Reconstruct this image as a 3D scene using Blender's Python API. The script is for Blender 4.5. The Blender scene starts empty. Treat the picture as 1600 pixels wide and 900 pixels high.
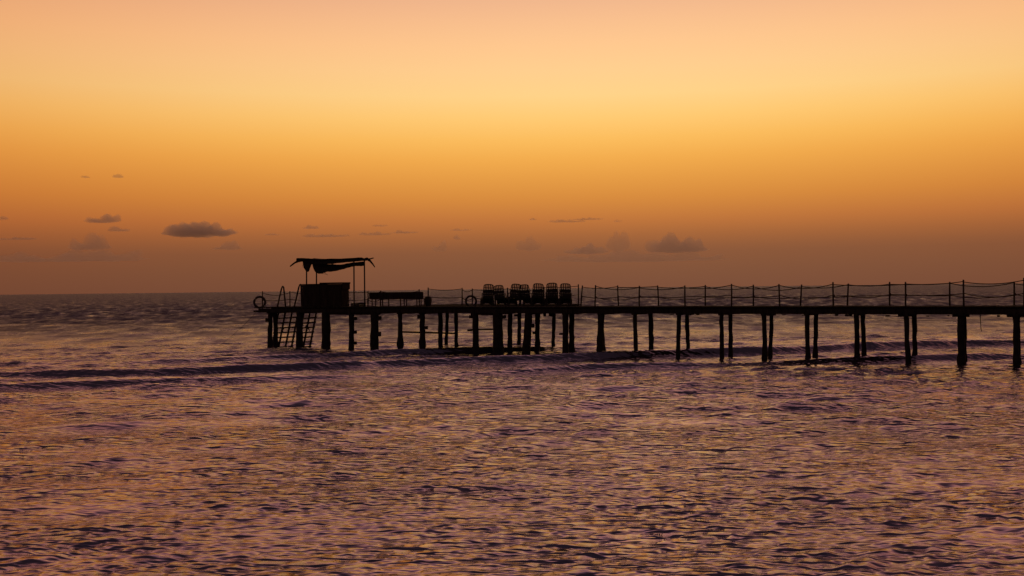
import bpy, bmesh, math, random
import numpy as np
from mathutils import Vector, Matrix, noise as mnoise

random.seed(7)
rng = np.random.default_rng(11)
sc = bpy.context.scene
C = sc.collection
R = math.radians

# ------------------------------------------------------------------ camera
F = 1511.0                      # focal length in pixels of a 1600 px wide frame
H = 3.15                        # eye height above the water
ROLL = R(0.645)
HOR = 451.3                     # horizon row at mid frame
cam = bpy.data.cameras.new('camera')
cam.sensor_width = 36.0
cam.lens = 36.0 * F / 1600.0
cam.shift_y = (HOR - 450.0) / 1600.0
cam.clip_start = 0.1
cam.clip_end = 90000.0
co = bpy.data.objects.new('camera', cam)
C.objects.link(co)
ca, sa = math.cos(ROLL), math.sin(ROLL)
m = Matrix(((ca, sa, 0, 0), (0, 0, -1, 0), (-sa, ca, 0, H), (0, 0, 0, 1)))
co.matrix_world = m
sc.camera = co

# ------------------------------------------------------------------ sky
def lin(c):
    out = []
    for v in c:
        v = v / 255.0
        out.append(v / 12.92 if v <= 0.04045 else ((v + 0.055) / 1.055) ** 2.4)
    return tuple(out) + (1.0,)

GLOW_AZ = R(6.0)
world = bpy.data.worlds.new('World')
sc.world = world
world.use_nodes = True
nt = world.node_tree
nt.nodes.clear()
def N(tree, typ, **kw):
    n = tree.nodes.new(typ)
    for k, v in kw.items():
        setattr(n, k, v)
    return n
def math_node(tree, op, a, b=None, c=None, clamp=False):
    n = N(tree, 'ShaderNodeMath', operation=op, use_clamp=clamp)
    for i, v in enumerate((a, b, c)):
        if v is None:
            continue
        if isinstance(v, (int, float)):
            n.inputs[i].default_value = v
        else:
            tree.links.new(v, n.inputs[i])
    return n.outputs[0]
def ramp_node(tree, fac, stops, interp='LINEAR'):
    n = N(tree, 'ShaderNodeValToRGB')
    cr = n.color_ramp
    cr.interpolation = interp
    while len(cr.elements) > 1:
        cr.elements.remove(cr.elements[-1])
    for i, (p, c) in enumerate(stops):
        e = cr.elements[0] if i == 0 else cr.elements.new(p)
        e.position = p
        e.color = c
    tree.links.new(fac, n.inputs[0])
    return n.outputs[0]

tc = N(nt, 'ShaderNodeTexCoord')
vn = N(nt, 'ShaderNodeVectorMath', operation='NORMALIZE')
nt.links.new(tc.outputs['Generated'], vn.inputs[0])
sx = N(nt, 'ShaderNodeSeparateXYZ')
nt.links.new(vn.outputs[0], sx.inputs[0])
elev = math_node(nt, 'ARCSINE', sx.outputs['Z'])
elev_f = math_node(nt, 'DIVIDE', elev, math.pi / 2, clamp=True)
def el(v):                       # frame row -> ramp position
    return max(0.0, math.degrees(math.atan((HOR - v) / F)) / 90.0)
glow = [(0.0, lin((124, 80, 58))), (el(420), lin((131, 85, 59))), (el(392), lin((140, 89, 59))),
        (el(370), lin((163, 100, 58))), (el(345), lin((190, 115, 58))), (el(310), lin((214, 137, 58))),
        (el(280), lin((228, 153, 64))), (el(250), lin((241, 169, 72))), (el(220), lin((250, 186, 88))),
        (el(185), lin((255, 201, 112))), (el(150), lin((255, 209, 134))), (el(110), lin((255, 205, 140))),
        (el(70), lin((254, 198, 140))), (el(35), lin((248, 190, 139))), (el(0), lin((240, 181, 138))),
        (20.5 / 90, lin((230, 172, 150))), (26.0 / 90, lin((214, 160, 150))),
        (33.0 / 90, lin((172, 130, 136))), (44.0 / 90, lin((92, 74, 86))), (58.0 / 90, lin((50, 43, 52))), (1.0, lin((36, 33, 42)))]
dusk = [(0.0, lin((58, 48, 48))), (6 / 90, lin((80, 54, 47))), (14 / 90, lin((104, 70, 64))),
        (28 / 90, lin((80, 62, 66))), (50 / 90, lin((52, 45, 54))), (1.0, lin((36, 33, 42)))]
glow_c = ramp_node(nt, elev_f, glow)
dusk_c = ramp_node(nt, elev_f, dusk)
az = math_node(nt, 'ARCTAN2', sx.outputs['X'], sx.outputs['Y'])
caz = math_node(nt, 'COSINE', math_node(nt, 'SUBTRACT', az, GLOW_AZ))
waz = math_node(nt, 'POWER', math_node(nt, 'MULTIPLY_ADD', caz, 0.5, 0.5, clamp=True), 2.6)
# away from the glow the same band of sky turns redder
side = math_node(nt, 'MULTIPLY', math_node(nt, 'SUBTRACT', 1.0, caz), 5.0, clamp=True)
red = N(nt, 'ShaderNodeMix', data_type='RGBA', blend_type='MULTIPLY')
red.inputs['B'].default_value = (1.06, 0.88, 0.74, 1)
nt.links.new(side, red.inputs['Factor'])
nt.links.new(glow_c, red.inputs['A'])
mix = N(nt, 'ShaderNodeMix', data_type='RGBA')
nt.links.new(waz, mix.inputs['Factor'])
nt.links.new(dusk_c, mix.inputs['A'])
nt.links.new(red.outputs['Result'], mix.inputs['B'])
# the clear-sky scattering of a sun at the horizon, as a faint addition to the dome
sky = N(nt, 'ShaderNodeTexSky', sky_type='NISHITA')
sky.sun_disc = False
sky.sun_elevation = R(-2.0)
sky.sun_rotation = GLOW_AZ
sky.dust_density = 4.0
bg1 = N(nt, 'ShaderNodeBackground')
bg1.inputs['Strength'].default_value = 1.0
nt.links.new(mix.outputs['Result'], bg1.inputs['Color'])
bg2 = N(nt, 'ShaderNodeBackground')
bg2.inputs['Strength'].default_value = 0.05
nt.links.new(sky.outputs[0], bg2.inputs['Color'])
addn = N(nt, 'ShaderNodeAddShader')
nt.links.new(bg1.outputs[0], addn.inputs[0])
nt.links.new(bg2.outputs[0], addn.inputs[1])
wo = N(nt, 'ShaderNodeOutputWorld')
nt.links.new(addn.outputs[0], wo.inputs['Surface'])

# ------------------------------------------------------------------ sun (still at the horizon, almost no direct light)
sl = bpy.data.lights.new('sun', 'SUN')
sl.energy = 0.02
sl.angle = R(25)
sl.color = (1.0, 0.66, 0.36)
so = bpy.data.objects.new('sun', sl)
C.objects.link(so)
sun_dir = Vector((math.sin(GLOW_AZ) * math.cos(R(2)), math.cos(GLOW_AZ) * math.cos(R(2)), math.sin(R(2))))
so.rotation_euler = sun_dir.to_track_quat('Z', 'Y').to_euler()

vs = sc.view_settings
sc.display_settings.display_device = 'sRGB'
vs.view_transform = 'Standard'
vs.look = 'None'
vs.exposure = 0.0
vs.gamma = 1.0
vs.use_curve_mapping = False
sc.cycles.use_denoising = True
sc.cycles.denoiser = 'OPENIMAGEDENOISE'
sc.cycles.max_bounces = 6
sc.cycles.volume_bounces = 1
sc.cycles.transparent_max_bounces = 16

# ------------------------------------------------------------------ helpers
def tag(o, label=None, cat=None, group=None, kind=None):
    if label: o['label'] = label
    if cat: o['category'] = cat
    if group: o['group'] = group
    if kind: o['kind'] = kind
    return o
def empty(name, loc, label=None, cat=None, group=None):
    o = bpy.data.objects.new(name, None)
    C.objects.link(o)
    o.location = loc
    o.empty_display_size = 0.2
    return tag(o, label, cat, group)

class MB:
    """collects shapes in world space; build() links them as one mesh, parented without moving"""
    def __init__(self):
        self.v, self.f = [], []
    def add(self, vs_, fs_):
        b = len(self.v)
        self.v += [tuple(p) for p in vs_]
        self.f += [tuple(i + b for i in q) for q in fs_]
        return self
    def box(self, c, ax, ay, az):
        c, ax, ay, az = Vector(c), Vector(ax), Vector(ay), Vector(az)
        p = [c + i * ax + j * ay + k * az for k in (-1, 1) for j in (-1, 1) for i in (-1, 1)]
        return self.add(p, [(0, 2, 3, 1), (4, 5, 7, 6), (0, 1, 5, 4), (2, 6, 7, 3), (0, 4, 6, 2), (1, 3, 7, 5)])
    def bar(self, a, b, w, h, up=(0, 0, 1)):
        a, b = Vector(a), Vector(b)
        d = (b - a)
        L = d.length
        d.normalize()
        side = d.cross(Vector(up))
        if side.length < 1e-4:
            side = d.cross(Vector((1, 0, 0)))
        side.normalize()
        u = side.cross(d).normalized()
        return self.box((a + b) / 2, d * L / 2, side * w / 2, u * h / 2)
    def tube(self, pts, rad, n=6, cap=True):
        pts = [Vector(p) for p in pts]
        if not hasattr(rad, '__len__'):
            rad = [rad] * len(pts)
        rings = []
        ref = Vector((0.31, 0.2, 0.93)).normalized()
        for i, p in enumerate(pts):
            a = pts[max(0, i - 1)]
            b = pts[min(len(pts) - 1, i + 1)]
            d = (b - a).normalized()
            r0 = ref if abs(d.dot(ref)) < 0.92 else Vector((1, 0, 0))
            e1 = d.cross(r0).normalized()
            e2 = d.cross(e1)
            rings.append([p + (e1 * math.cos(2 * math.pi * k / n) + e2 * math.sin(2 * math.pi * k / n)) * rad[i] for k in range(n)])
        vs_, fs_ = [], []
        for r_ in rings:
            vs_ += r_
        for i in range(len(rings) - 1):
            for k in range(n):
                fs_.append((i * n + k, i * n + (k + 1) % n, (i + 1) * n + (k + 1) % n, (i + 1) * n + k))
        if cap:
            fs_.append(tuple(range(n - 1, -1, -1)))
            fs_.append(tuple((len(rings) - 1) * n + k for k in range(n)))
        return self.add(vs_, fs_)
    def build(self, name, mat, parent=None, smooth=False, origin=None):
        org = Vector(origin) if origin is not None else (parent_world(parent) if parent else Vector(self.v[0]))
        me = bpy.data.meshes.new(name)
        me.from_pydata([tuple(Vector(p) - org) for p in self.v], [], self.f)
        me.materials.append(mat)
        bm = bmesh.new(); bm.from_mesh(me)
        bmesh.ops.recalc_face_normals(bm, faces=bm.faces)
        bm.to_mesh(me); bm.free()
        if smooth:
            me.polygons.foreach_set('use_smooth', [True] * len(me.polygons))
        me.update()
        o = bpy.data.objects.new(name, me)
        C.objects.link(o)
        if parent:
            o.parent = parent
            o.location = org - parent_world(parent)
        else:
            o.location = org
        return o
def parent_world(p):
    w = Vector((0, 0, 0))
    while p is not None:
        w += p.location
        p = p.parent
    return w

# ------------------------------------------------------------------ materials
def material(name, base, rough=0.9, var=0.4, scale=6.0, stretch=(1, 1, 1), bump=0.25, spec=0.2):
    mt = bpy.data.materials.new(name)
    mt.use_nodes = True
    t = mt.node_tree
    bs = t.nodes['Principled BSDF']
    tcn = N(t, 'ShaderNodeTexCoord')
    mp = N(t, 'ShaderNodeMapping')
    mp.inputs['Scale'].default_value = stretch
    t.links.new(tcn.outputs['Object'], mp.inputs[0])
    nz = N(t, 'ShaderNodeTexNoise')
    nz.inputs['Scale'].default_value = scale
    nz.inputs['Detail'].default_value = 6
    t.links.new(mp.outputs[0], nz.inputs['Vector'])
    lo = tuple(c * (1 - var) for c in base) + (1,)
    hi = tuple(min(1, c * (1 + var)) for c in base) + (1,)
    col = ramp_node(t, nz.outputs['Fac'], [(0.3, lo), (0.7, hi)])
    t.links.new(col, bs.inputs['Base Color'])
    bp = N(t, 'ShaderNodeBump')
    bp.inputs['Strength'].default_value = bump
    bp.inputs['Distance'].default_value = 0.02
    t.links.new(nz.outputs['Fac'], bp.inputs['Height'])
    t.links.new(bp.outputs[0], bs.inputs['Normal'])
    bs.inputs['Roughness'].default_value = rough
    bs.inputs['Specular IOR Level'].default_value = spec
    return mt
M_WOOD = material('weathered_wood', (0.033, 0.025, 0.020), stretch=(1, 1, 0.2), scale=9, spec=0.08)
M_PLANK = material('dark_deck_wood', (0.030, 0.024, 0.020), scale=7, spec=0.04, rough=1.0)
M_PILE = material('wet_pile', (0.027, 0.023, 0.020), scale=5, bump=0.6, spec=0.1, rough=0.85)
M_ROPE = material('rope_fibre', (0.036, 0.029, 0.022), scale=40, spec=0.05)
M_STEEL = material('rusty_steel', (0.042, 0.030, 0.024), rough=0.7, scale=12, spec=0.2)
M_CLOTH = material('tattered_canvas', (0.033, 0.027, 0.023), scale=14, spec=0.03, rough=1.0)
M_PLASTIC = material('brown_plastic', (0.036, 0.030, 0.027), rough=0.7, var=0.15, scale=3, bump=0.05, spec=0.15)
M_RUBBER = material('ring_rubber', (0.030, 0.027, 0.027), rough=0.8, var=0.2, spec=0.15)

# ------------------------------------------------------------------ placement on the pier
def ground(u, v, z=0.0):
    """point at height z that stands on frame position u, v"""
    x, y = (u - 800.0) / F, (HOR - v) / F
    dx, dz = x * ca + y * sa, -x * sa + y * ca
    k = (z - H) / dz
    return Vector((dx * k, k, z))
A0 = Vector((-13.3, 54.4, 0.0))
B0 = Vector((18.9, 36.3, 0.0))
DV = (B0 - A0).normalized()                     # along the pier, towards the shore
NV = Vector((-DV.y, DV.x, 0.0))                 # across it, away from the eye
if NV.y < 0: NV = -NV
UP = Vector((0, 0, 1))
def P(s, t, z):
    return A0 + DV * s + NV * t + UP * z
def S(u, t, z):
    k = (u - 800.0) / F
    b = A0 + NV * t
    return (k * b.y + (z - H) * sa - ca * b.x) / (ca * DV.x - k * DV.y)
def ZP(u, v, t):
    """height of the point on the vertical plane at offset t seen at u, v"""
    z = 2.0
    for _ in range(4):
        p = P(S(u, t, z), t, z)
        z = H + ((HOR - v) / F * p.y - p.x * sa) / ca
    return z
def Q(u, v, t):
    z = ZP(u, v, t)
    return P(S(u, t, z), t, z)
DECK = 2.28

# ------------------------------------------------------------------ sea
def interp_lin(xp, fp, x):
    y = np.interp(x, xp, fp)
    ls = (fp[1] - fp[0]) / (xp[1] - xp[0]); rs = (fp[-1] - fp[-2]) / (xp[-1] - xp[-2])
    y = np.where(x < xp[0], fp[0] + (x - xp[0]) * ls * 0.6, y)
    return np.where(x > xp[-1], fp[-1] + (x - xp[-1]) * rs * 0.6, y)
RIDGES = [  # crest line in the frame, height, half width, strength along it; each is a low swell running in over the reef
    ([(0, 590), (120, 588), (250, 585), (420, 579), (620, 571), (820, 565), (1000, 559), (1200, 553), (1340, 547), (1510, 541), (1600, 540)], 0.20, 0.28,
     [1, 1.1, 1, 1, .95, 1.05, 1.3, 1.35, 1.25, 1.35, 1.3]),
    ([(0, 609), (120, 604), (250, 600), (420, 594), (560, 590), (700, 586), (820, 583), (920, 577), (1050, 574), (1200, 570), (1340, 567), (1440, 565), (1600, 561)], 0.17, 0.25,
     [1, .9, 1, .7, .5, .35, .7, 1.15, 1.0, .8, 1.3, 1.35, 1.1]),
    ([(0, 578), (130, 572), (250, 567), (420, 561), (600, 555), (760, 550), (900, 546), (1200, 536), (1600, 524)], 0.19, 0.30,
     [.35, .35, .6, 1, 1.1, 1, .5, .2, .2]),
    ([(0, 563), (130, 559), (250, 553), (420, 548), (700, 541), (1100, 533), (1600, 522)], 0.08, 0.3, [1, 1, .8, .7, .2, .1, .1]),
    ([(900, 549), (1100, 543), (1340, 536), (1600, 528)], 0.10, 0.3, [.0, .3, .8, 1]),
    ([(0, 640), (400, 628), (800, 612), (1200, 600), (1600, 588)], 0.06, 0.22, [.2, .5, .3, .6, .4]),
    ([(0, 665), (400, 655), (800, 640), (1200, 622), (1600, 612)], 0.05, 0.2, [.6, .2, .4, .2, .6]),
]
def value_noise(x, y, seed):
    r_ = np.random.default_rng(seed)
    tab = r_.random((64, 64))
    xi, yi = np.floor(x).astype(int), np.floor(y).astype(int)
    fx, fy = x - xi, y - yi
    fx, fy = fx * fx * (3 - 2 * fx), fy * fy * (3 - 2 * fy)
    a = tab[xi % 64, yi % 64]; b = tab[(xi + 1) % 64, yi % 64]
    c = tab[xi % 64, (yi + 1) % 64]; d = tab[(xi + 1) % 64, (yi + 1) % 64]
    return (a * (1 - fx) + b * fx) * (1 - fy) + (c * (1 - fx) + d * fx) * fy

CHOP = 0.055
def build_sea():
    rows = []
    r_ = 5.0
    while r_ < 26000:
        rows.append(r_)
        st = r_ * r_ / (1024 / 1600 * F * H) * 0.75 if r_ < 900 else r_ * 0.12
        if 27 < r_ < 62: st = min(st, 0.13)
        elif 62 <= r_ < 1500: st = 0.007 * r_
        r_ += max(0.035, st)
    rr = np.array(rows)
    nc = 840
    th = np.linspace(-R(44), R(44), nc)
    TH, RR = np.meshgrid(th, rr)
    X = RR * np.sin(TH); Y = RR * np.cos(TH)
    dr = np.gradient(rr)[:, None] * np.ones_like(TH)
    Z = np.zeros_like(X)
    cell = np.maximum(dr, RR * (th[1] - th[0]))
    patch = 0.55 + 0.9 * value_noise(X * 0.16 + 31, Y * 0.28 + 7, 3)
    patch2 = 0.5 + 1.0 * value_noise(X * 0.5 + 3, Y * 0.9 + 17, 5)
    g = np.random.default_rng(5)
    calm = np.zeros_like(X)
    longer = 0.45 + 1.4 * np.clip((Y - 13.0) / 14.0, 0, 1)
    ridge = np.zeros_like(X)
    for i, (pts, h, w, brk) in enumerate(RIDGES):
        gp = [ground(u, v) for u, v in pts]
        xs = np.array([p.x for p in gp]); ys = np.array([p.y for p in gp])
        yc = interp_lin(xs, ys, X) + 0.5 * (value_noise(X * 0.35 + 9 * i, X * 0 + 2.5, 20 + i) - 0.5)
        d = (Y - yc)
        amp = 1.25 * h * (0.75 + 0.5 * value_noise(X * 0.22 + 5 * i, X * 0 + 0.5, 40 + i))
        amp = amp * np.interp(X, xs, brk)
        prof = np.where(d < 0, np.exp(-(d / w) ** 2), np.exp(-(d / (w * 2.6)) ** 2))
        fade = np.clip(6 * w / np.maximum(dr, 1e-3) - 1.5, 0, 1)
        ridge += amp * prof * fade
        calm = np.maximum(calm, np.exp(-((d - 0.8) / 1.7) ** 2) * np.clip(amp / 0.13, 0, 1) * 0.85)
    for k in range(90):
        lam = 0.11 * (24.0 ** (k / 89.0))
        a = g.normal(0.0, R(30) if lam < 1.2 else R(17)) + R(-9)
        kx, ky = math.sin(a) * 2 * math.pi / lam, math.cos(a) * 2 * math.pi / lam
        slope = 0.030 * (lam / 0.5) ** (-0.25) * 1.0
        amp = slope * lam / (2 * math.pi)
        lod = np.clip(lam / (2.2 * cell) - 0.6, 0, 1)
        mod = patch if k % 2 else patch2
        if lam > 0.7: mod = mod * longer
        Z += amp * mod * lod * np.sin(kx * X + ky * Y + g.random() * 6.283)
    Z = Z * (1 - calm) + ridge
    # chop of the open sea beyond the reef
    out = np.clip((Y - 50.0) / 110.0, 0, 1) ** 0.8
    gust = 0.7 + 0.6 * value_noise(X * 0.03 + 11, Y * 0.02 + 5, 9)
    for k in range(46):
        lam = 0.9 * (7.0 ** (k / 45.0))
        a = g.normal(0.0, R(42)) + R(-9)
        kx, ky = math.sin(a) * 2 * math.pi / lam, math.cos(a) * 2 * math.pi / lam
        amp = CHOP * lam / (2 * math.pi)
        lod = np.clip(lam / (2.2 * cell) - 0.6, 0, 1)
        Z += amp * out * gust * lod * np.sin(kx * X + ky * Y + g.random() * 6.283)
    nr = len(rr)
    co_ = np.stack([X, Y, Z], -1).reshape(-1, 3).astype(np.float32)
    idx = np.arange(nr * nc).reshape(nr, nc)
    q = np.stack([idx[:-1, :-1], idx[:-1, 1:], idx[1:, 1:], idx[1:, :-1]], -1).reshape(-1, 4)
    me = bpy.data.meshes.new('sea')
    me.vertices.add(len(co_)); me.vertices.foreach_set('co', co_.ravel())
    me.loops.add(q.size); me.loops.foreach_set('vertex_index', q.ravel().astype(np.int32))
    me.polygons.add(len(q))
    me.polygons.foreach_set('loop_start', np.arange(0, q.size, 4, dtype=np.int32))
    me.polygons.foreach_set('use_smooth', np.ones(len(q), dtype=bool))
    me.update(calc_edges=True)
    at_ = me.attributes.new('calm', 'FLOAT', 'POINT')
    at_.data.foreach_set('value', calm.ravel().astype(np.float32))
    mt = bpy.data.materials.new('sea_water')
    mt.use_nodes = True
    t = mt.node_tree
    bs = t.nodes['Principled BSDF']
    bs.inputs['Base Color'].default_value = (0.035, 0.026, 0.030, 1)
    bs.inputs['Roughness'].default_value = 0.04
    bs.inputs['IOR'].default_value = 1.7
    bs.inputs['Specular Tint'].default_value = (1.36, 0.98, 1.14, 1)
    tcn = N(t, 'ShaderNodeTexCoord')
    def ripple(sxy, detail, rough, dist, prev=None, strength=1.0, rot=0.0):
        mp = N(t, 'ShaderNodeMapping')
        mp.inputs['Scale'].default_value = (sxy[0], sxy[1], 1)
        mp.inputs['Rotation'].default_value = (0, 0, rot)
        t.links.new(tcn.outputs['Object'], mp.inputs[0])
        nz = N(t, 'ShaderNodeTexNoise', noise_dimensions='2D')
        nz.inputs['Scale'].default_value = 1.0
        nz.inputs['Detail'].default_value = detail
        nz.inputs['Roughness'].default_value = rough
        t.links.new(mp.outputs[0], nz.inputs['Vector'])
        bp = N(t, 'ShaderNodeBump')
        bp.inputs['Strength'].default_value = strength
        bp.inputs['Distance'].default_value = dist
        t.links.new(nz.outputs['Fac'], bp.inputs['Height'])
        if prev is not None:
            t.links.new(prev, bp.inputs['Normal'])
        return bp.outputs[0]
    n1 = ripple((2.2, 7.0), 1.5, 0.5, 0.15, rot=0.15)
    an = N(t, 'ShaderNodeAttribute', attribute_name='calm')      # glassy water on the backs and faces of the swells
    mp2 = N(t, 'ShaderNodeMapping')
    mp2.inputs['Scale'].default_value = (0.22, 0.55, 1)
    t.links.new(tcn.outputs['Object'], mp2.inputs[0])
    nz2 = N(t, 'ShaderNodeTexNoise', noise_dimensions='2D')
    nz2.inputs['Scale'].default_value = 1.0
    nz2.inputs['Detail'].default_value = 3.0
    t.links.new(mp2.outputs[0], nz2.inputs['Vector'])
    gust = math_node(t, 'MULTIPLY_ADD', nz2.outputs['Fac'], 2.2, -0.35, clamp=True)
    t.links.new(math_node(t, 'MULTIPLY', gust, math_node(t, 'MULTIPLY_ADD', an.outputs['Fac'], -0.85, 1.0)), n1.node.inputs['Strength'])
    # wavelets too small to model: more of them on the open sea than in the sheltered water this side of the reef
    sp = N(t, 'ShaderNodeSeparateXYZ')
    t.links.new(tcn.outputs['Object'], sp.inputs[0])
    mr = N(t, 'ShaderNodeMapRange')
    mr.inputs['From Min'].default_value = 30.0
    mr.inputs['From Max'].default_value = 125.0
    mr.inputs['To Min'].default_value = 0.11
    mr.inputs['To Max'].default_value = 0.64
    t.links.new(sp.outputs['Y'], mr.inputs['Value'])
    mp3 = N(t, 'ShaderNodeMapping')                              # cat's-paws on the open water
    mp3.inputs['Scale'].default_value = (0.40, 0.13, 1)
    mp3.inputs['Rotation'].default_value = (0, 0, 0.2)
    t.links.new(tcn.outputs['Object'], mp3.inputs[0])
    nz3 = N(t, 'ShaderNodeTexNoise', noise_dimensions='2D')
    nz3.inputs['Scale'].default_value = 1.0
    nz3.inputs['Detail'].default_value = 4.0
    nz3.inputs['Roughness'].default_value = 0.7
    t.links.new(mp3.outputs[0], nz3.inputs['Vector'])
    paws = math_node(t, 'MULTIPLY_ADD', nz3.outputs['Fac'], 2.6, -0.3)
    rg = math_node(t, 'MULTIPLY', mr.outputs[0], math_node(t, 'MULTIPLY_ADD', an.outputs['Fac'], -0.7, 1.0))
    t.links.new(math_node(t, 'MULTIPLY', rg, paws, clamp=True), bs.inputs['Roughness'])
    # mauve of the reflected sky put into the water colour, bluer far out
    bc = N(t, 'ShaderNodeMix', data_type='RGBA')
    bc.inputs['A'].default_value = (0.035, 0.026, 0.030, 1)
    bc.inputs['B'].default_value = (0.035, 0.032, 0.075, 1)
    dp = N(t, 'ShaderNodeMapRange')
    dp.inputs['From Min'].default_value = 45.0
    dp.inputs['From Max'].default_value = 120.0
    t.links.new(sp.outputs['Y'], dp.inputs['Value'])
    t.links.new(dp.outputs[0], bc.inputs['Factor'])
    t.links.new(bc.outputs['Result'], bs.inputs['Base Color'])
    mi = N(t, 'ShaderNodeMapRange')
    mi.inputs['From Min'].default_value = 30.0
    mi.inputs['From Max'].default_value = 85.0
    mi.inputs['To Min'].default_value = 3.0
    mi.inputs['To Max'].default_value = 1.45
    t.links.new(sp.outputs['Y'], mi.inputs['Value'])
    t.links.new(mi.outputs[0], bs.inputs['IOR'])
    t.links.new(n1, bs.inputs['Normal'])
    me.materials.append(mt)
    o = bpy.data.objects.new('sea', me)
    C.objects.link(o)
    tag(o, 'rippled dark sea reflecting the orange sky, low swell lines under the pier', 'sea', kind='structure')
build_sea()

# ------------------------------------------------------------------ clouds
def cloud_mat():
    mt = bpy.data.materials.new('cloud_vapour')
    mt.use_nodes = True
    t = mt.node_tree
    t.nodes.clear()
    pv = N(t, 'ShaderNodeVolumePrincipled')
    pv.inputs['Color'].default_value = (0.90, 0.84, 0.80, 1)
    pv.inputs['Density'].default_value = 0.0058
    pv.inputs['Anisotropy'].default_value = 0.45
    o = N(t, 'ShaderNodeOutputMaterial')
    t.links.new(pv.outputs[0], o.inputs['Volume'])
    return mt
def faint(src, dens):
    mt = src.copy()
    mt.node_tree.nodes['Principled Volume'].inputs['Density'].default_value = dens
    return mt
CL = cloud_mat()
CL_F = faint(CL, 0.0028)
CL_B = faint(CL, 0.0015)
CL_M = faint(CL, 0.004)
CD = 9000.0
def cloud(u0, v0, u1, v1, mat, label, seed, puff=0.5):
    D = CD + seed * 40
    def at(u, v):
        x, y = (u - 800.0) / F, (HOR - v) / F
        return Vector(((x * ca + y * sa) * D, D, H + (-x * sa + y * ca) * D))
    c = (at(u0, v0) + at(u1, v1)) / 2
    rx = abs(u1 - u0) / F * D / 2
    rz = abs(v1 - v0) / F * D / 2
    ry = max(60.0, min(rx * 0.7, rz * 2.5))
    bm = bmesh.new()
    bmesh.ops.create_icosphere(bm, subdivisions=5, radius=1.0)
    off = Vector((seed * 3.7, seed * 1.3, 0))
    fr = 1.0 / max(rz, 8.0)
    for vt in bm.verts:
        p = vt.co.copy()
        w = Vector((p.x * rx, p.y * ry * 0.22, p.z * rz * 0.6))
        f1 = mnoise.voronoi(w * fr * 0.85 + off)[0][0]
        f2 = mnoise.voronoi(w * fr * 2.3 + off)[0][0]
        n1 = 0.62 - 0.95 * f1 - 0.35 * f2
        n2 = mnoise.noise(w * fr * 0.45 + off * 2)
        env = math.sqrt(max(0.0, 1 - p.x * p.x))
        if p.z > 0:
            z = p.z * (0.75 + puff * 1.5 * n1 + 0.9 * n2)
            z = max(z, 0.05 * p.z)
        else:
            z = p.z * (0.28 + 0.2 * n2 + 0.2 * n1)
        vt.co = Vector((p.x * (1 + 0.12 * n1 + 0.1 * n2), p.y * (1 + 0.3 * n1), z + 0.10 * n2))
    zs = [v_.co.z for v_ in bm.verts]; xs = [v_.co.x for v_ in bm.verts]
    zc, zh = (max(zs) + min(zs)) / 2, (max(zs) - min(zs)) / 2
    for vt in bm.verts:
        vt.co = Vector((vt.co.x * rx, vt.co.y * ry, (vt.co.z - zc) / zh * rz))
    me = bpy.data.meshes.new('cloud')
    bm.to_mesh(me); bm.free()
    me.materials.append(mat)
    o = bpy.data.objects.new('cloud', me)
    C.objects.link(o)
    o.location = c
    tag(o, label, 'cloud', 'small dark clouds low over the horizon')
for i, (a, b, c_, d, mt_, lb) in enumerate([
    (249, 344, 373, 372, CL, 'largest dark flat-bottomed cloud in the left half of the sky'),
    (130, 333, 188, 349, CL, 'small ragged cloud left of the largest dark cloud'),
    (167, 353, 203, 362, CL, 'little flat cloud just below the ragged cloud at left'),
    (104, 362, 176, 392, CL_F, 'faint mushroom-shaped cloud under the ragged cloud at left'),
    (-6, 369, 62, 375, CL, 'thin cloud streak at the left edge above the haze'),
    (176, 271, 193, 278, CL, 'tiny high cloud wisp, the right one of the high pair'),
    (126, 274, 140, 278, CL, 'tiny high cloud wisp, the left one of the high pair'),
    (-4, 337, 13, 344, CL, 'small cloud scrap cut by the left edge'),
    (328, 375, 382, 391, CL_F, 'faint haze cloud just below the largest dark cloud'),
    (472, 351, 499, 358, CL, 'small oval cloud well above the torn canopy'),
    (470, 364, 546, 371, CL, 'long flat cloud streak right above the torn canopy'),
    (559, 361, 613, 368, CL, 'flat cloud streak right of the one above the canopy'),
    (609, 359, 654, 365, CL, 'dark flat streak cloud above the bench'),
    (580, 350, 608, 354, CL_M, 'thin short cloud line above the flat streaks'),
    (703, 356, 737, 361, CL_M, 'thin cloud line left of the sky centre'),
    (708, 366, 721, 375, CL_M, 'tiny round cloud under the thin central line'),
    (673, 374, 699, 394, CL_F, 'faint small tower cloud left of the sky centre'),
    (806, 367, 846, 393, CL_F, 'faint leaning cloud above the stacked loungers'),
    (854, 342, 916, 348, CL, 'long thin cloud streak above the loungers'),
    (892, 339, 943, 344, CL, 'thin cloud streak just right of the long one'),
    (826, 340, 840, 344, CL, 'tiny cloud dash left of the long thin streak'),
    (944, 360, 986, 394, CL_F, 'faint upright cumulus, the left of the pair at right'),
    (1010, 362, 1112, 396, CL_F, 'broad faint cumulus rising from the haze at right'),
    (880, 378, 950, 398, CL_F, 'low faint cumulus left of the upright one'),
    (958, 343, 972, 347, CL_M, 'tiny cloud dash right of the thin streaks'),
    (-30, 384, 240, 410, CL_B, 'wide faint haze bank low over the horizon at the left edge'),
    (850, 386, 1150, 410, CL_B, 'wide faint haze bank under the cumulus pair at right'),
    (412, 363, 438, 368, CL_M, 'tiny flat cloud between largest cloud and canopy streak'),
]):
    cloud(a, b, c_, d, mt_, lb, i + 1, 0.75 if (d - b) > 12 else 0.5)

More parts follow.
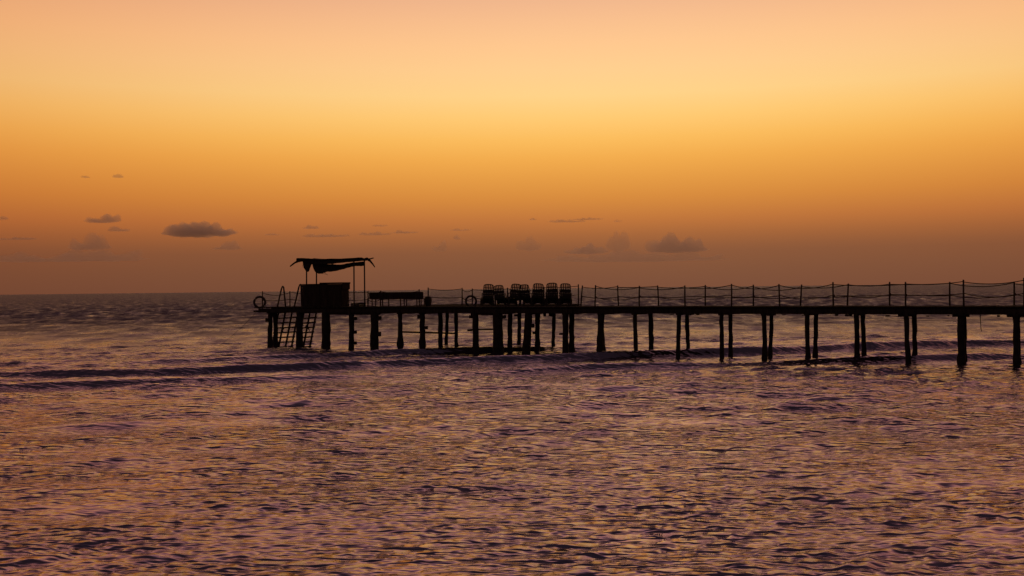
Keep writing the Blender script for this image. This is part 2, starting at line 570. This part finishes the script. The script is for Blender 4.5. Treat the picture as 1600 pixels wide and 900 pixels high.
# ------------------------------------------------------------------ pier
S_END = S(401, 0.0, DECK)                         # seaward tip
S_SHORE = S(1587, 0.0, DECK) + 11.0
W = 1.75                                          # walkway width
pier = empty('pier', P(S_END, 0, 0), 'long dark wooden pier on piles, with a wider platform at its seaward end', 'pier')
P0, P1 = S(672, 5.5, DECK), S(884, 5.5, DECK)     # wide part of the head
W_HEAD = 7.4
deck = MB()
deck.bar(P(S_END + 0.3, -0.13, DECK - 0.20), P(S_SHORE, -0.13, DECK - 0.20), 0.10, 0.22)
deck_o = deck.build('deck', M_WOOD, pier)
# planks, one object each
pl_mesh = None
n = 0
s = S_END
while s < S_SHORE:
    w_ = 0.192
    mb = None
    if pl_mesh is None:
        mb = MB()
        mb.box((0, 0, 0), DV * (w_ / 2), NV * (W / 2 + 0.17), UP * 0.026)
        o = mb.build('plank', M_PLANK, None, origin=(0, 0, 0))
        pl_mesh = o.data
    else:
        o = bpy.data.objects.new('plank', pl_mesh)
        C.objects.link(o)
    o.parent = deck_o
    o.location = P(s + w_ / 2, W / 2 + random.uniform(-0.06, 0.06), DECK - 0.026 + random.uniform(-0.008, 0.008)) - parent_world(deck_o)
    o.rotation_euler = (random.uniform(-.004, .004), random.uniform(-.004, .004), random.uniform(-.01, .01))
    s += w_ + 0.012
    n += 1
hp = None
t_ = W + 0.30
while t_ < W_HEAD and n < 299:
    if hp is None:
        mb = MB()
        mb.box((0, 0, 0), DV * ((P1 - P0) / 2), NV * 0.095, UP * 0.026)
        o = mb.build('plank', M_PLANK, None, origin=(0, 0, 0)); hp = o.data
    else:
        o = bpy.data.objects.new('plank', hp); C.objects.link(o)
    o.parent = deck_o
    o.location = P((P0 + P1) / 2 + random.uniform(-.06, .06), t_, DECK - 0.026 + random.uniform(-.008, .008)) - parent_world(deck_o)
    t_ += 0.2
    n += 1
# beams under the planks
def beam(a, b, w, h, name='beam'):
    MB().bar(a, b, w, h).build(name, M_WOOD, pier)
for t_ in (W * 0.5, W + 0.13):
    beam(P(S_END + 0.3, t_, DECK - 0.16), P(S_SHORE, t_, DECK - 0.16), 0.10, 0.20)
for t_ in (3.2, 5.0, W_HEAD - 0.2):
    beam(P(P0, t_, DECK - 0.16), P(P1, t_, DECK - 0.16), 0.10, 0.20)
beam(P(S(505, -0.1, 2), -0.02, DECK - 0.36), P(S(592, -0.1, 2), -0.02, DECK - 0.36), 0.12, 0.12)
beam(P(S(735, -0.1, 2), -0.02, DECK - 0.36), P(S(780, -0.1, 2), -0.02, DECK - 0.36), 0.12, 0.10)

def pile(u_top, u_bot, t, wpx, knobs=(), seed=0, wb=1.0):
    """one tapered, knobbly post from under the deck into the sea bed"""
    zt, zb = DECK - 0.12, -0.9
    vtop = P(S(u_top, t, 2.0), t, 2.0); vbot = P(S(u_bot, t, 0.05), t, 0.05)
    sl_ = (vbot - vtop) / (2.0 - 0.05)
    scale = F / vtop.y
    r0 = wpx / scale / 2
    rs_ = random.Random(seed * 13 + int(u_top))
    zz = [zt, 1.9, 1.6, 1.3, 1.0, 0.75, 0.5, 0.28, 0.1, -0.1, zb]
    pts, rad = [], []
    for z in zz:
        k = 1 + rs_.uniform(-0.07, 0.07)
        if z < 0.6: k *= 1.0 + (0.6 - max(z, 0)) * 0.35 * wb
        for (kz, kw, kk) in knobs:
            if abs(z - kz) < kw: k *= kk
        pts.append(vtop + sl_ * (2.0 - z) + Vector((rs_.uniform(-.015, .015), 0, 0)))
        pts[-1].z = z
        rad.append(r0 * k)
    mb = MB().tube(pts, rad, 9)
    for i, p in enumerate(mb.v):
        q = Vector(p) * 6
        d = mnoise.noise(q) * 0.022
        c = Vector(p)
        ax = vtop + sl_ * (2.0 - c.z)
        dv = Vector((c.x - ax.x, c.y - ax.y, 0))
        if dv.length > 1e-4:
            c += dv.normalized() * d
        mb.v[i] = tuple(c)
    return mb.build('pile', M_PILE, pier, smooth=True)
def stub(u, v, t, wpx, hpx):
    """sawn-off brace end bolted to a pile"""
    c = Q(u, v, t)
    k = c.y / F
    MB().box(c, DV * wpx * k / 2, NV * 0.09, UP * hpx * k / 2).build('brace_end', M_WOOD, pier)
piles = [
    (422.5, 421.5, 0, 7), (430, 431, .45, 7), (468.5, 468, 0, 10.5), (509.5, 509.5, 0, 13.5), (549.5, 549, 0, 8.2),
    (585.5, 585, 0, 12.5), (625.5, 625.5, 0, 7.2), (660, 660, 0, 8.4), (688, 688.5, 1.2, 7), (699, 697.5, 5.6, 5.2),
    (712.5, 713, 1.2, 6), (743, 743.5, 0, 9.8), (777.5, 779, 0, 15.5), (797, 797, 1.3, 7.6), (812, 811, 6.6, 6),
    (826.5, 822.5, 0, 12), (840, 839.5, 1.3, 8), (865.5, 864.5, 5.4, 5.6), (883.5, 883.5, 0, 9.6), (893, 893.5, 1.5, 8.5),
    (939.5, 937, 0, 10.5), (937, 943.5, 1.2, 8),
    (992, 993.5, 0, 6.6), (1016.5, 1018, 1.55, 7.4), (1061, 1059.5, 0, 6.8), (1073.5, 1075, 1.5, 6.4),
    (1127, 1128, 0, 6.8), (1141.5, 1141.5, 1.5, 6.6), (1193.5, 1195, 0, 7.4), (1205.5, 1203.5, 1.5, 6.2),
    (1261, 1262.5, 0, 7.4), (1275, 1273.5, 1.5, 7), (1338.5, 1339, 0, 7.8), (1348, 1350.5, 1.5, 6.8),
    (1416, 1419, 0, 7.4), (1428.5, 1429.5, 1.5, 7.2), (1501.5, 1502, 0, 10.6), (1506, 1507, 1.5, 7), (1587, 1588, 0, 8.6), (1590, 1591, 1.5, 8)]
for i, (a, b, t, w) in enumerate(piles):
    kn = ()
    if a in (625.5,): kn = ((0.4, 0.2, 1.5), (0.75, 0.1, 1.15))
    if a == 660: kn = ((0.4, 0.16, 1.3),)
    if a > 1190: kn = ((0.28, 0.2, 1.16),)
    pile(a, b, t, w, kn, i, 0.9 if a < 900 else 0.5)
for k in range(4):                                   # bents on towards the shore, out of frame
    for t in (0, 1.5):
        s_ = S(1587, 0, 1) + 2.15 * (k + 1)
        p = P(s_, t, 1)
        u_ = 800 + F * (p.x * ca - (1 - H) * sa) / p.y
        pile(u_, u_ + random.uniform(-1, 1), t, 8.5 * 36 / p.y, ((0.28, 0.2, 1.16),), 90 + k)
# cap beams across each bent
for a, b, t, w in piles:
    if t == 0:
        s_ = S(a, 0, 2.0)
        tw = W_HEAD - 0.3 if 690 < a < 890 else W
        beam(P(s_, -0.22, DECK - 0.30), P(s_, tw + 0.2, DECK - 0.30), 0.16, 0.15, 'cap_beam')
for a in (1416, 1501.5, 1587):                        # bolster blocks on top of the shoreward piles
    s_ = S(a, 0, 2)
    beam(P(s_ - 0.3, 0, DECK - 0.355), P(s_ + 0.3, 0, DECK - 0.355), 0.16, 0.10, 'bolster')
for st in [(418.5, 500, -.1, 6, 6), (554.5, 497.5, 0, 5, 5), (555, 519, 0, 3, 5), (555, 536, 0, 3, 5), (593, 497, 0, 4, 6), (592.5, 522, 0, 4, 7),
           (655, 495, 0, 4, 6), (666, 512, 0, 3, 5), (736.5, 495, 0, 5, 5), (734, 516, 0, 6, 3), (832, 509, 0, 4, 6), (834.5, 520, 1.2, 3, 4),
           (851, 492, .2, 2, 5), (877, 522, 0, 5, 2.5), (806.5, 492.5, 5, 5, 3), (862, 492, 5.4, 8, 5), (786, 495, 0, 8, 5), (1329, 492.5, 0, 4, 3)]:
    stub(*st)
for k in range(22):                                   # bolt ends, broken brackets and rags of rope under the edge
    u_ = random.uniform(925, 1585)
    stub(u_, 489.5 + (u_ - 925) * 0.0065 + random.uniform(0, 1.2), -0.1, random.uniform(1.5, 7), random.uniform(1, 3))
# horizontal braces near the water
MB().bar(Q(628, 518.6, 0.1), Q(714, 521, 0.9), 0.10, 0.085).build('brace', M_WOOD, pier)
MB().bar(Q(733, 515.3, 0.1), Q(781, 514.6, 0.1), 0.09, 0.07).build('brace', M_WOOD, pier)

# ------------------------------------------------------------------ rope railings
def sag(a, b, drop, n=9):
    a, b = Vector(a), Vector(b)
    return [a.lerp(b, i / (n - 1)) - UP * drop * 4 * (i / (n - 1)) * (1 - i / (n - 1)) for i in range(n)]
def railing(posts, t, label, mids=0.5, seed=1, last=0):
    """posts: (u at top, v at top, u at base)"""
    rs_ = random.Random(seed)
    t00 = t(posts[0][0]) if callable(t) else t
    p0 = P(S(posts[0][2], t00, DECK), t00, DECK)
    rl = empty('rope_railing', p0, label, 'railing')
    tops = []
    pts = list(posts)
    for (ut, vt, ub) in pts:
        tt = t(ut) if callable(t) else t
        top = Q(ut, vt, tt)
        base = P(S(ub, tt, DECK), tt, DECK)
        base.z = DECK - 0.12
        tops.append((base, top))
    for k in range(last):                               # onwards out of frame
        b, tp = tops[-1]
        d = DV * 2.25
        tops.append((b + d, tp + d + Vector((0.02, 0, rs_.uniform(-.04, .04)))))
    for base, top in tops:
        MB().tube([base, base.lerp(top, 0.5) + Vector((rs_.uniform(-.008, .008), 0, 0)), top], [0.036, 0.034, 0.031], 7).build('post', M_WOOD, rl)
    for lev, (fr, dr) in enumerate(((0.93, 0.085), (mids, 0.075))):
        for (b0, t0), (b1, t1) in zip(tops, tops[1:]):
            f0, f1 = fr + rs_.uniform(-.03, .03), fr + rs_.uniform(-.03, .03)
            a_, b_ = b0.lerp(t0, f0), b1.lerp(t1, f1)
            MB().tube(sag(a_, b_, dr * rs_.uniform(0.2, 2.0)), 0.018, 5).build('rope', M_ROPE, rl)
            if rs_.random() < 0.3 and lev == 1:         # knot
                k = a_.lerp(b_, 0.02)
                MB().tube([k - UP * .05, k, k + UP * .05], [.012, .032, .012], 6).build('knot', M_ROPE, rl)
    return rl
railing([(930.5, 445.5, 929.5), (999, 446.5, 998.8), (1070, 446, 1070.5), (1143, 443.5, 1143), (1217, 443.8, 1218.5), (1301.5, 440.7, 1302),
         (1414.8, 440.4, 1414.6), (1505.3, 437, 1505.8), (1600, 434, 1600)], -0.02,
        'rope railing along the near side of the walkway', 0.52, 3, 4)
railing([(910, 446, 907.5), (965, 446, 966.5), (1027.5, 446, 1029), (1102, 445.2, 1102), (1177, 444.7, 1177), (1252.5, 444.5, 1250.5),
         (1325.5, 443, 1323.7), (1390, 440.4, 1390), (1484, 440.4, 1484), (1584.7, 439.8, 1584.5)], 1.72,
        'rope railing along the far, seaward side of the walkway', 0.50, 8, 4)
railing([(410.2, 455, 410), (453, 455, 453), (510, 455, 510), (575, 455, 575), (594.5, 454, 594.5), (655, 452, 655)], 1.55,
        'rope railing behind the ring and the lockers at the pier tip', 0.5, 5)
railing([(669, 449.2, 669), (722, 449.7, 722), (738, 450.8, 738), (793, 449.5, 793), (850, 448, 850), (903.7, 444.2, 903.7)],
        lambda u: 5.5 if u > 740 else 4.6 if u > 700 else 3.4,
        'rope railing along the back of the wide platform behind the loungers', 0.5, 6)

# ------------------------------------------------------------------ canopy over the lockers
cn = empty('canopy', P(S(510, 0.3, DECK), 0.3, DECK), 'torn fabric sun canopy on four thin posts at the pier tip', 'canopy')
T0, T1 = 0.35, 1.15
for (u, v, ub, t) in ((479, 406, 479, T0), (494.5, 408, 494.5, T1), (553, 406, 553.3, T0), (569.3, 405, 570, T1)):
    b = P(S(ub, t, DECK), t, DECK - 0.02)
    MB().tube([b, Q(u, v, t)], 0.038, 8).build('post', M_STEEL, cn)
for t, (u0, v0), (u1, v1) in ((T0, (477, 406.5), (556, 406.5)), (T1, (492, 407.5), (572, 406))):
    MB().tube([Q(u0, v0, t), Q(u1, v1, t)], 0.03, 6).build('roof_pole', M_STEEL, cn)
for (a, b) in (((478, 406.5), (494, 407.5)), ((553, 406.3), (569.5, 406))):
    MB().tube([Q(a[0], a[1], T0), Q(b[0], b[1], T1)], 0.028, 6).build('roof_pole', M_STEEL, cn)
def ribbon(name, prof, tfun, parent, rows=5, thick=0.025, wob=0.05, seed=0, mat=None):
    """cloth strip between an upper and a lower curve (u, v_top, v_bottom)"""
    n_ = len(prof)
    fine = []
    for i in range(n_ - 1):
        for k in range(4):
            f = k / 4
            fine.append(tuple(prof[i][j] * (1 - f) + prof[i + 1][j] * f for j in range(3)))
    fine.append(prof[-1])
    vs_, fs_ = [], []
    for i, (u, v0, v1) in enumerate(fine):
        for r_ in range(rows):
            f = r_ / (rows - 1)
            tt = tfun(i / (len(fine) - 1), f)
            p = Q(u, v0 + (v1 - v0) * f, tt)
            w = mnoise.noise(Vector((p.x * 3 + seed, p.z * 5, seed * 2.2)))
            p = p + NV * w * wob + UP * mnoise.noise(Vector((p.x * 7, seed, p.z * 7))) * 0.02
            vs_.append(p)
    for i in range(len(fine) - 1):
        for r_ in range(rows - 1):
            fs_.append((i * rows + r_, (i + 1) * rows + r_, (i + 1) * rows + r_ + 1, i * rows + r_ + 1))
    o = MB().add(vs_, fs_).build(name, mat or M_CLOTH, parent, smooth=True)
    md = o.modifiers.new('thickness', 'SOLIDIFY')
    md.thickness = thick
    md.offset = 0
    return o
roof_prof = [(468, 406.4), (472, 405.2), (478, 403.4), (487, 404.4), (500, 405.2), (512, 406.8), (525, 405.4),
             (540, 404.4), (556, 404), (568, 403.8), (574, 403.2)]
# roof sheet: spans from the near to the far poles
vs_, fs_ = [], []
fine = []
for i in range(len(roof_prof) - 1):
    for k in range(3):
        f = k / 3
        fine.append((roof_prof[i][0] * (1 - f) + roof_prof[i + 1][0] * f, roof_prof[i][1] * (1 - f) + roof_prof[i + 1][1] * f))
fine.append(roof_prof[-1])
for i, (u, v) in enumerate(fine):
    wing = max(0.25, min(1.0, (u - 464) / 12)) * max(0.3, min(1.0, (578 - u) / 6))
    near, far = Q(u, v, T0 - 0.25 * wing + 0.0), None
    for r_ in range(6):
        f = r_ / 5
        half = 0.02 + 0.05 * max(0.0, min(1.0, (u - 454) / 8)) * max(0.0, min(1.0, (585 - u) / 6)) + wing * 0.6
        tt = (T0 + T1) / 2 + (f - 0.5) * 2 * half
        p = P(0, 0, 0)
        z = ZP(u, v, (T0 + T1) / 2)
        sP = S(u, (T0 + T1) / 2, z)
        sag_ = -0.10 * wing * math.sin(math.pi * f) + 0.04 * mnoise.noise(Vector((u * 0.08, f * 3, 4.4)))
        vs_.append(P(sP + (tt - (T0 + T1) / 2) * 0.02, tt, z + sag_))
for i in range(len(fine) - 1):
    for r_ in range(5):
        fs_.append((i * 6 + r_, (i + 1) * 6 + r_, (i + 1) * 6 + r_ + 1, i * 6 + r_ + 1))
rf = MB().add(vs_, fs_).build('roof_cloth', M_CLOTH, cn, smooth=True)
md = rf.modifiers.new('thickness', 'SOLIDIFY'); md.thickness = 0.035; md.offset = 0
# rolled and hanging edge of the roof
ribbon('valance', [(463, 407.6, 409.5), (470, 405.2, 408.4), (476, 403.8, 409.4), (484, 404, 410), (492, 404.8, 412.6), (500, 405.4, 413), (510, 406.6, 412.8), (520, 406.2, 412.4),
                   (530, 405.2, 411), (540, 404.8, 410), (552, 404.4, 409), (562, 404, 408), (572, 403.2, 407), (576, 404, 406.5)],
       lambda a, f: T0 - 0.12, cn, 5, 0.03, 0.06, 3)
TM = (T0 + T1) / 2
ribbon('loose_wing', [(453, 415.8, 417), (457, 411.9, 414.4), (461, 408.8, 411.6), (466, 406.6, 409.6), (471, 405.2, 408.8), (476, 404, 408.4)], lambda a, f: TM + 0.08 * f, cn, 4, 0.03, 0.02, 13)
ribbon('loose_wing', [(570, 403.4, 406.6), (574, 402.6, 406.4), (577, 404.4, 408.4), (580, 407.8, 411.4), (583, 412.4, 414.8), (585.5, 416.4, 417.6)], lambda a, f: TM + 0.08 * f, cn, 4, 0.03, 0.02, 17)
ribbon('torn_flap', [(473.5, 408.5, 413), (475, 408, 418.5), (477.5, 408, 422.8), (480, 408, 425), (482, 408, 424.2), (484.5, 408, 419), (488, 408.5, 411)],
       lambda a, f: T0 - 0.06 + 0.05 * math.sin(a * 7), cn, 6, 0.03, 0.05, 7)
ribbon('torn_flap', [(487, 409, 411), (489, 409, 417.5), (491, 409.5, 423), (494, 410.5, 426.5), (498, 411.5, 427.8), (502, 412.2, 427.4), (507, 412.8, 426), (512, 413, 424.6), (519, 412.8, 424.2),
                     (526, 413.4, 423.2), (533, 413.6, 421.4), (541, 411.8, 419), (549, 410.6, 416.8), (556, 409.8, 415.8), (563, 409, 415.8), (569.5, 408.6, 415.4)],
       lambda a, f: T0 - 0.08 + a * (T1 - T0) * 0.9, cn, 6, 0.03, 0.07, 9)
for k, pp in enumerate(([(497, 427), (504, 427.5), (512, 429)], [(503, 426), (508, 426.2), (512, 430.5)], [(474.5, 413), (473, 414.5), (473.4, 418)], [(462, 408.4), (464, 410.8), (467, 408.6)])):
    MB().tube([Q(u, v, T0 - 0.06) for u, v in pp], [0.014, 0.011, 0.005], 5).build('frayed_strip', M_CLOTH, cn)

# ------------------------------------------------------------------ lockers under the canopy
def locker(name, u0, u1, vt, t0, t1, label, lid):
    zt = ZP((u0 + u1) / 2, vt, t0)
    sA, sB = S(u0, t0, 2.9), S(u1, t0, 2.9)
    o = empty(name, P((sA + sB) / 2, (t0 + t1) / 2, DECK), label, 'locker')
    z0 = DECK + 0.015
    zb = zt - (0.09 if lid else 0.045)
    nb = 7
    hh = (zb - z0) / nb
    for k in range(nb):                                 # boards, one by one
        zc = z0 + hh * (k + 0.5)
        j = random.uniform(-.006, .006)
        for (a, b) in ((P(sA, t0 + j, zc), P(sB, t0 + j, zc)), (P(sA, t1, zc), P(sB, t1, zc)),
                       (P(sA + .012, t0 + .03, zc), P(sA + .012, t1 - .03, zc)), (P(sB - .012, t0 + .03, zc), P(sB - .012, t1 - .03, zc))):
            MB().bar(a, b, 0.024, hh - 0.006).build('board', M_WOOD, o)
    MB().box(P((sA + sB) / 2, (t0 + t1) / 2, (z0 + zb) / 2), DV * ((sB - sA) / 2 - .04), NV * ((t1 - t0) / 2 - .03), UP * ((zb - z0) / 2)).build('lining', M_WOOD, o)
    ov = 0.07 if lid else 0.0
    lo = MB().box(P((sA + sB) / 2 + ov / 2, (t0 + t1) / 2, zt - 0.02 if not lid else zt - 0.04), DV * ((sB - sA) / 2 + ov / 2 + .01), NV * ((t1 - t0) / 2 + .05), UP * (0.02 if not lid else 0.04)).build('lid', M_WOOD, o)
    if lid:
        MB().box(P(sB + ov, (t0 + t1) / 2, zt - 0.22), DV * 0.012, NV * ((t1 - t0) / 2), UP * 0.16).build('lid_flap', M_WOOD, o)
    return o
locker('storage_locker', 500.5, 533.5, 441.3, 0.25, 0.88, 'tall boarded storage locker with overhanging lid under the canopy, the right one', True)
locker('storage_locker', 471.5, 499.6, 443.6, 0.25, 0.85, 'slightly lower boarded storage locker beside the tall one, nearest the ladders', False)
sL, sR = S(548.5, .42, DECK), S(571.5, 1.02, DECK)
cr = empty('low_crate', P(S(559, .5, DECK), .5, DECK), 'low flat wooden crate on the deck beside the tall locker', 'crate')
for k in range(2):
    for tt in (0.42, 1.02):
        MB().bar(P(sL, tt, DECK + .05 + k * .085), P(sR, tt, DECK + .05 + k * .085), .02, .078).build('board', M_WOOD, cr)
for k in range(5):
    tt = 0.44 + k * 0.14
    MB().bar(P(sL, tt, DECK + .19), P(sR, tt, DECK + .19), .13, .02).build('slat', M_WOOD, cr)

# ------------------------------------------------------------------ bench
bn = empty('bench', P(S(618, 1.1, DECK), 1.1, DECK), 'long bench with a solid boarded back, between the canopy and the bin', 'bench')
sA, sB = S(577, 1.1, DECK + .5), S(661, 1.1, DECK + .5)
for k in range(3):
    MB().bar(P(sA, 1.10, DECK + .47 + k * .118), P(sB + random.uniform(-.02, .02), 1.10, DECK + .47 + k * .118), .028, .116).build('back_board', M_WOOD, bn)
MB().bar(P(sA, 1.125, DECK + .585), P(sB, 1.125, DECK + .585), .012, .33).build('back_panel', M_WOOD, bn)
for k in range(3):
    MB().bar(P(sA, 1.18 + k * .13, DECK + .40), P(sB, 1.18 + k * .13, DECK + .40), .12, .035).build('seat_board', M_WOOD, bn)
for u in (581.5, 598, 607.5, 626, 635.5, 651.5, 658):
    ss = S(u, 1.14, DECK)
    MB().bar(P(ss, 1.14, DECK), P(ss, 1.14, DECK + .74), .05, .04, DV).build('leg', M_WOOD, bn)
for u in (581.5, 626, 658):
    ss = S(u, 1.14, DECK)
    MB().bar(P(ss, 1.46, DECK), P(ss, 1.46, DECK + .385), .05, .04, DV).build('leg', M_WOOD, bn)
MB().bar(P(sA - .13, 1.12, DECK + .44), P(sA, 1.12, DECK + .44), .05, .05).build('arm_rail', M_WOOD, bn)
MB().bar(P(sA - .12, 1.12, DECK), P(sA - .12, 1.12, DECK + .42), .045, .04, DV).build('leg', M_WOOD, bn)

# ------------------------------------------------------------------ bin
bi = empty('litter_bin', P(S(669, 2.3, DECK), 2.3, DECK), 'small rounded bin standing at the right end of the bench', 'bin')
c = P(S(669, 2.3, DECK + .2), 2.3, DECK)
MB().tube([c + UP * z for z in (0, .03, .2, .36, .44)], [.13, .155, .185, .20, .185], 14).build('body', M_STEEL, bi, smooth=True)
MB().tube([c + UP * z for z in (.44, .47, .52, .54)], [.195, .19, .10, .03], 14).build('lid', M_STEEL, bi, smooth=True)
MB().tube([c + UP * .30, c + UP * .33], [.206, .206], 14).build('hoop', M_STEEL, bi)

# ------------------------------------------------------------------ life rings
def ring(u, v, t, r_out, r_tube, label, tilt=0.0):
    c = Q(u, v, t)
    o = empty('life_ring', c - UP * r_out, label, 'life ring', 'rings on the pier')
    ax = DV * math.cos(tilt) + NV * math.sin(tilt)
    rr = r_out - r_tube
    pts = [c + ax * rr * math.cos(a) + UP * rr * math.sin(a) for a in [2 * math.pi * k / 32 for k in range(33)]]
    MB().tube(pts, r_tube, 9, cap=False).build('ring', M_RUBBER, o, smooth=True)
    for q in range(4):
        a0 = math.pi / 4 + q * math.pi / 2
        seg = [c + ax * rr * math.cos(a) + UP * rr * math.sin(a) for a in (a0 - .12, a0, a0 + .12)]
        MB().tube(seg, r_tube * 1.12, 9).build('band', M_ROPE, o)
    return o
ring(405.8, 472.2, 0.6, 0.37, 0.062, 'dark round ring hanging at the very tip of the pier', R(43))
ring(736, 470.5, 3.2, 0.33, 0.055, 'dark ring propped up on the deck left of the loungers', R(30))

# ------------------------------------------------------------------ ladders at the tip
def ladder(tops, dx, t, hoop, label):
    o = empty('boarding_ladder', P(S(tops[1], t, 0), t, 0), label, 'ladder', 'ladders at the pier tip')
    def at(i, v):
        f = (v - 492.0) / 53.0
        return Q(tops[i] + dx * f, v, t)
    for i in range(len(tops)):
        MB().tube([at(i, 484), at(i, 515), at(i, 549)], [.05, .056, .06], 7).build('stringer', M_STEEL, o)
    for k in range(7):
        v = 497.5 + k * 7.6
        a, b = at(0, v), at(len(tops) - 1, v - 1.6)
        ext = (a - b).normalized() * 0.10
        MB().tube([a + ext, (a + b) / 2, b - ext], .04, 6).build('rung', M_STEEL, o)
    rg = random.Random(int(tops[0]))
    for k in range(7):
        v = 500 + rg.random() * 38
        c0 = at(rg.randrange(len(tops)), v)
        MB().tube([c0, c0 + Vector((rg.uniform(-.1, .1), -.05, -.08)), c0 + Vector((rg.uniform(-.16, .16), -.04, -.22))], [.05, .04, .012], 5).build('weed_clump', M_PILE, o)
    MB().tube([Q(u, v, t - .1) for u, v in hoop], .044, 8).build('handrail', M_STEEL, o, smooth=True)
    return o
ladder((434.5, 445, 455.5, 465), -10, 0.55, [(432.8, 483), (435.5, 470), (439.6, 452), (440.8, 448.4), (442, 447.4), (443.2, 449), (444.6, 462), (446.5, 483)],
       'left of two wide rung ladders going down into the water, with a hoop handrail')
ladder((474, 483.5, 493.5), -10, 0.55, [(459, 483), (462.5, 468), (467, 448.5), (468.2, 445.2), (469.4, 444.4), (470.4, 446), (471, 462), (471.8, 483)],
       'right of two wide rung ladders going down into the water, below the lower locker')

# ------------------------------------------------------------------ mooring rope and loose line
a, b = Q(401, 487, 0.0), ground(338, 541)
b.z = -0.1
o = MB().tube(sag(a, b, 0.12, 12), 0.008, 5).build('mooring_rope', M_ROPE)
tag(o, 'thin mooring rope running from the pier tip down into the sea at left', 'rope')
a = Q(1531.5, 492, 0.1)
o = MB().tube([a, Q(1532, 502, .1), Q(1532.6, 512, .1), Q(1534, 518, .1)], [.02, .014, .014, .012], 5).build('hanging_rope', M_ROPE)
tag(o, 'short loose rope end dangling under the walkway near the right edge', 'rope')
o = MB().bar(Q(397.5, 486.6, .3), Q(425, 486, .3), .16, .09).build('spar', M_WOOD, pier)

# ------------------------------------------------------------------ sun loungers
def make_lounger():
    o = empty('sun_lounger', (0, 0, 0))
    # local frame: x across, y from the backrest end to the foot end
    wd = 0.275
    lean = R(13)
    hz, top = 0.34, 1.05
    L = (top - hz) / math.cos(lean)
    def bk(x, f):                                      # a point on the backrest plane
        return Vector((x, -math.tan(lean) * (top - hz) * f, hz + (top - hz) * f))
    fr = MB()
    pts = [bk(-wd, 0), bk(-wd - .005, .5), bk(-wd + .025, .90), bk(-wd + .05, .955), bk(-wd * .4, 1.0), bk(wd * .4, 1.0), bk(wd - .05, .955), bk(wd - .025, .90), bk(wd + .005, .5), bk(wd, 0)]
    fr.tube(pts, .024, 6)
    br = fr.build('backrest', M_PLASTIC, o, smooth=True)
    for k in range(5):
        x = -wd + (k + 1) * (2 * wd / 6)
        MB().bar(bk(x, 0.02), bk(x, 0.985), .058, .018, (0, 1, 0)).build('slat', M_PLASTIC, br)
    for f, hgt in ((.76, .035), (.50, .16), (.30, .10), (.12, .14)):
        MB().bar(bk(-wd, f) + Vector((0, .016, 0)), bk(wd, f) + Vector((0, .016, 0)), .02, hgt).build('cross_board', M_PLASTIC, br)
    st = MB()
    for sx_ in (-1, 1):
        st.bar((sx_ * wd, -.02, hz), (sx_ * wd, 1.25, hz), .045, .11)
    se = st.build('seat_frame', M_PLASTIC, o)
    for k in range(11):
        MB().bar((-wd, .08 + k * .112, hz + .012), (wd, .08 + k * .112, hz + .012), .085, .02).build('slat', M_PLASTIC, se)
    MB().bar((-wd, 1.24, .21), (wd, 1.24, .21), .03, .26).build('foot_board', M_PLASTIC, o)
    for sx_ in (-1, 1):
        for y in (.10, 1.15):
            MB().tube([(sx_ * wd, y, hz), (sx_ * (wd + .03), y, 0)], [.055, .042], 7).build('leg', M_PLASTIC, o)
        MB().tube([(sx_ * (wd + .02), -.08, .58), (sx_ * (wd + .03), .10, .60), (sx_ * (wd + .03), .40, .585), (sx_ * (wd + .02), .48, .36)], .022, 6).build('armrest', M_PLASTIC, o)
    MB().tube([(-wd, .7, .02), (wd, .10, hz)], .028, 5).build('strut', M_PLASTIC, o)
    MB().tube([(wd, .7, .02), (-wd, .10, hz)], .028, 5).build('strut', M_PLASTIC, o)
    return o
def copy_tree(o, parent=None):
    c_ = o.copy()
    C.objects.link(c_)
    if parent:
        c_.parent = parent
        c_.matrix_parent_inverse = o.matrix_parent_inverse.copy()
    for ch in list(o.children):
        copy_tree(ch, c_)
    return c_
proto = make_lounger()
spots = [(762, 3.0, 4, 'leftmost sun lounger of the row, beside the propped ring'),
         (781.5, 3.3, -7, 'second sun lounger from the left in the row'),
         (803.5, 2.9, 9, 'third sun lounger from the left, a gap on its left side'),
         (821, 3.5, -9, 'fourth sun lounger from the left, in the middle of the row'),
         (839.5, 3.0, -3, 'fifth sun lounger from the left, close against the middle one'),
         (863, 2.8, 2, 'sixth sun lounger from the left, the tallest looking back'),
         (882.5, 2.8, -2, 'rightmost sun lounger, nearest the walkway railing')]
tv = [444.3, 445.8, 443.8, 444.8, 443.2, 442.3, 443.2]
for i, (u, t, yaw, lb) in enumerate(spots):
    o = proto if i == 0 else copy_tree(proto)
    zt = ZP(u, tv[i], t)
    k = (zt - DECK) / 1.055
    o.scale = (k * 0.93, k, k)
    p = P(S(u, t, DECK + .8), t, DECK)
    ang = math.atan2(-p.x, p.y)                        # its long side points out to sea
    o.location = p
    o.rotation_euler = (0, R([2.5, -4, 5, -3, 3.5, -1.5, 2][i]), ang + R(yaw))
    tag(o, lb, 'sun lounger', 'sun loungers in a row on the platform')
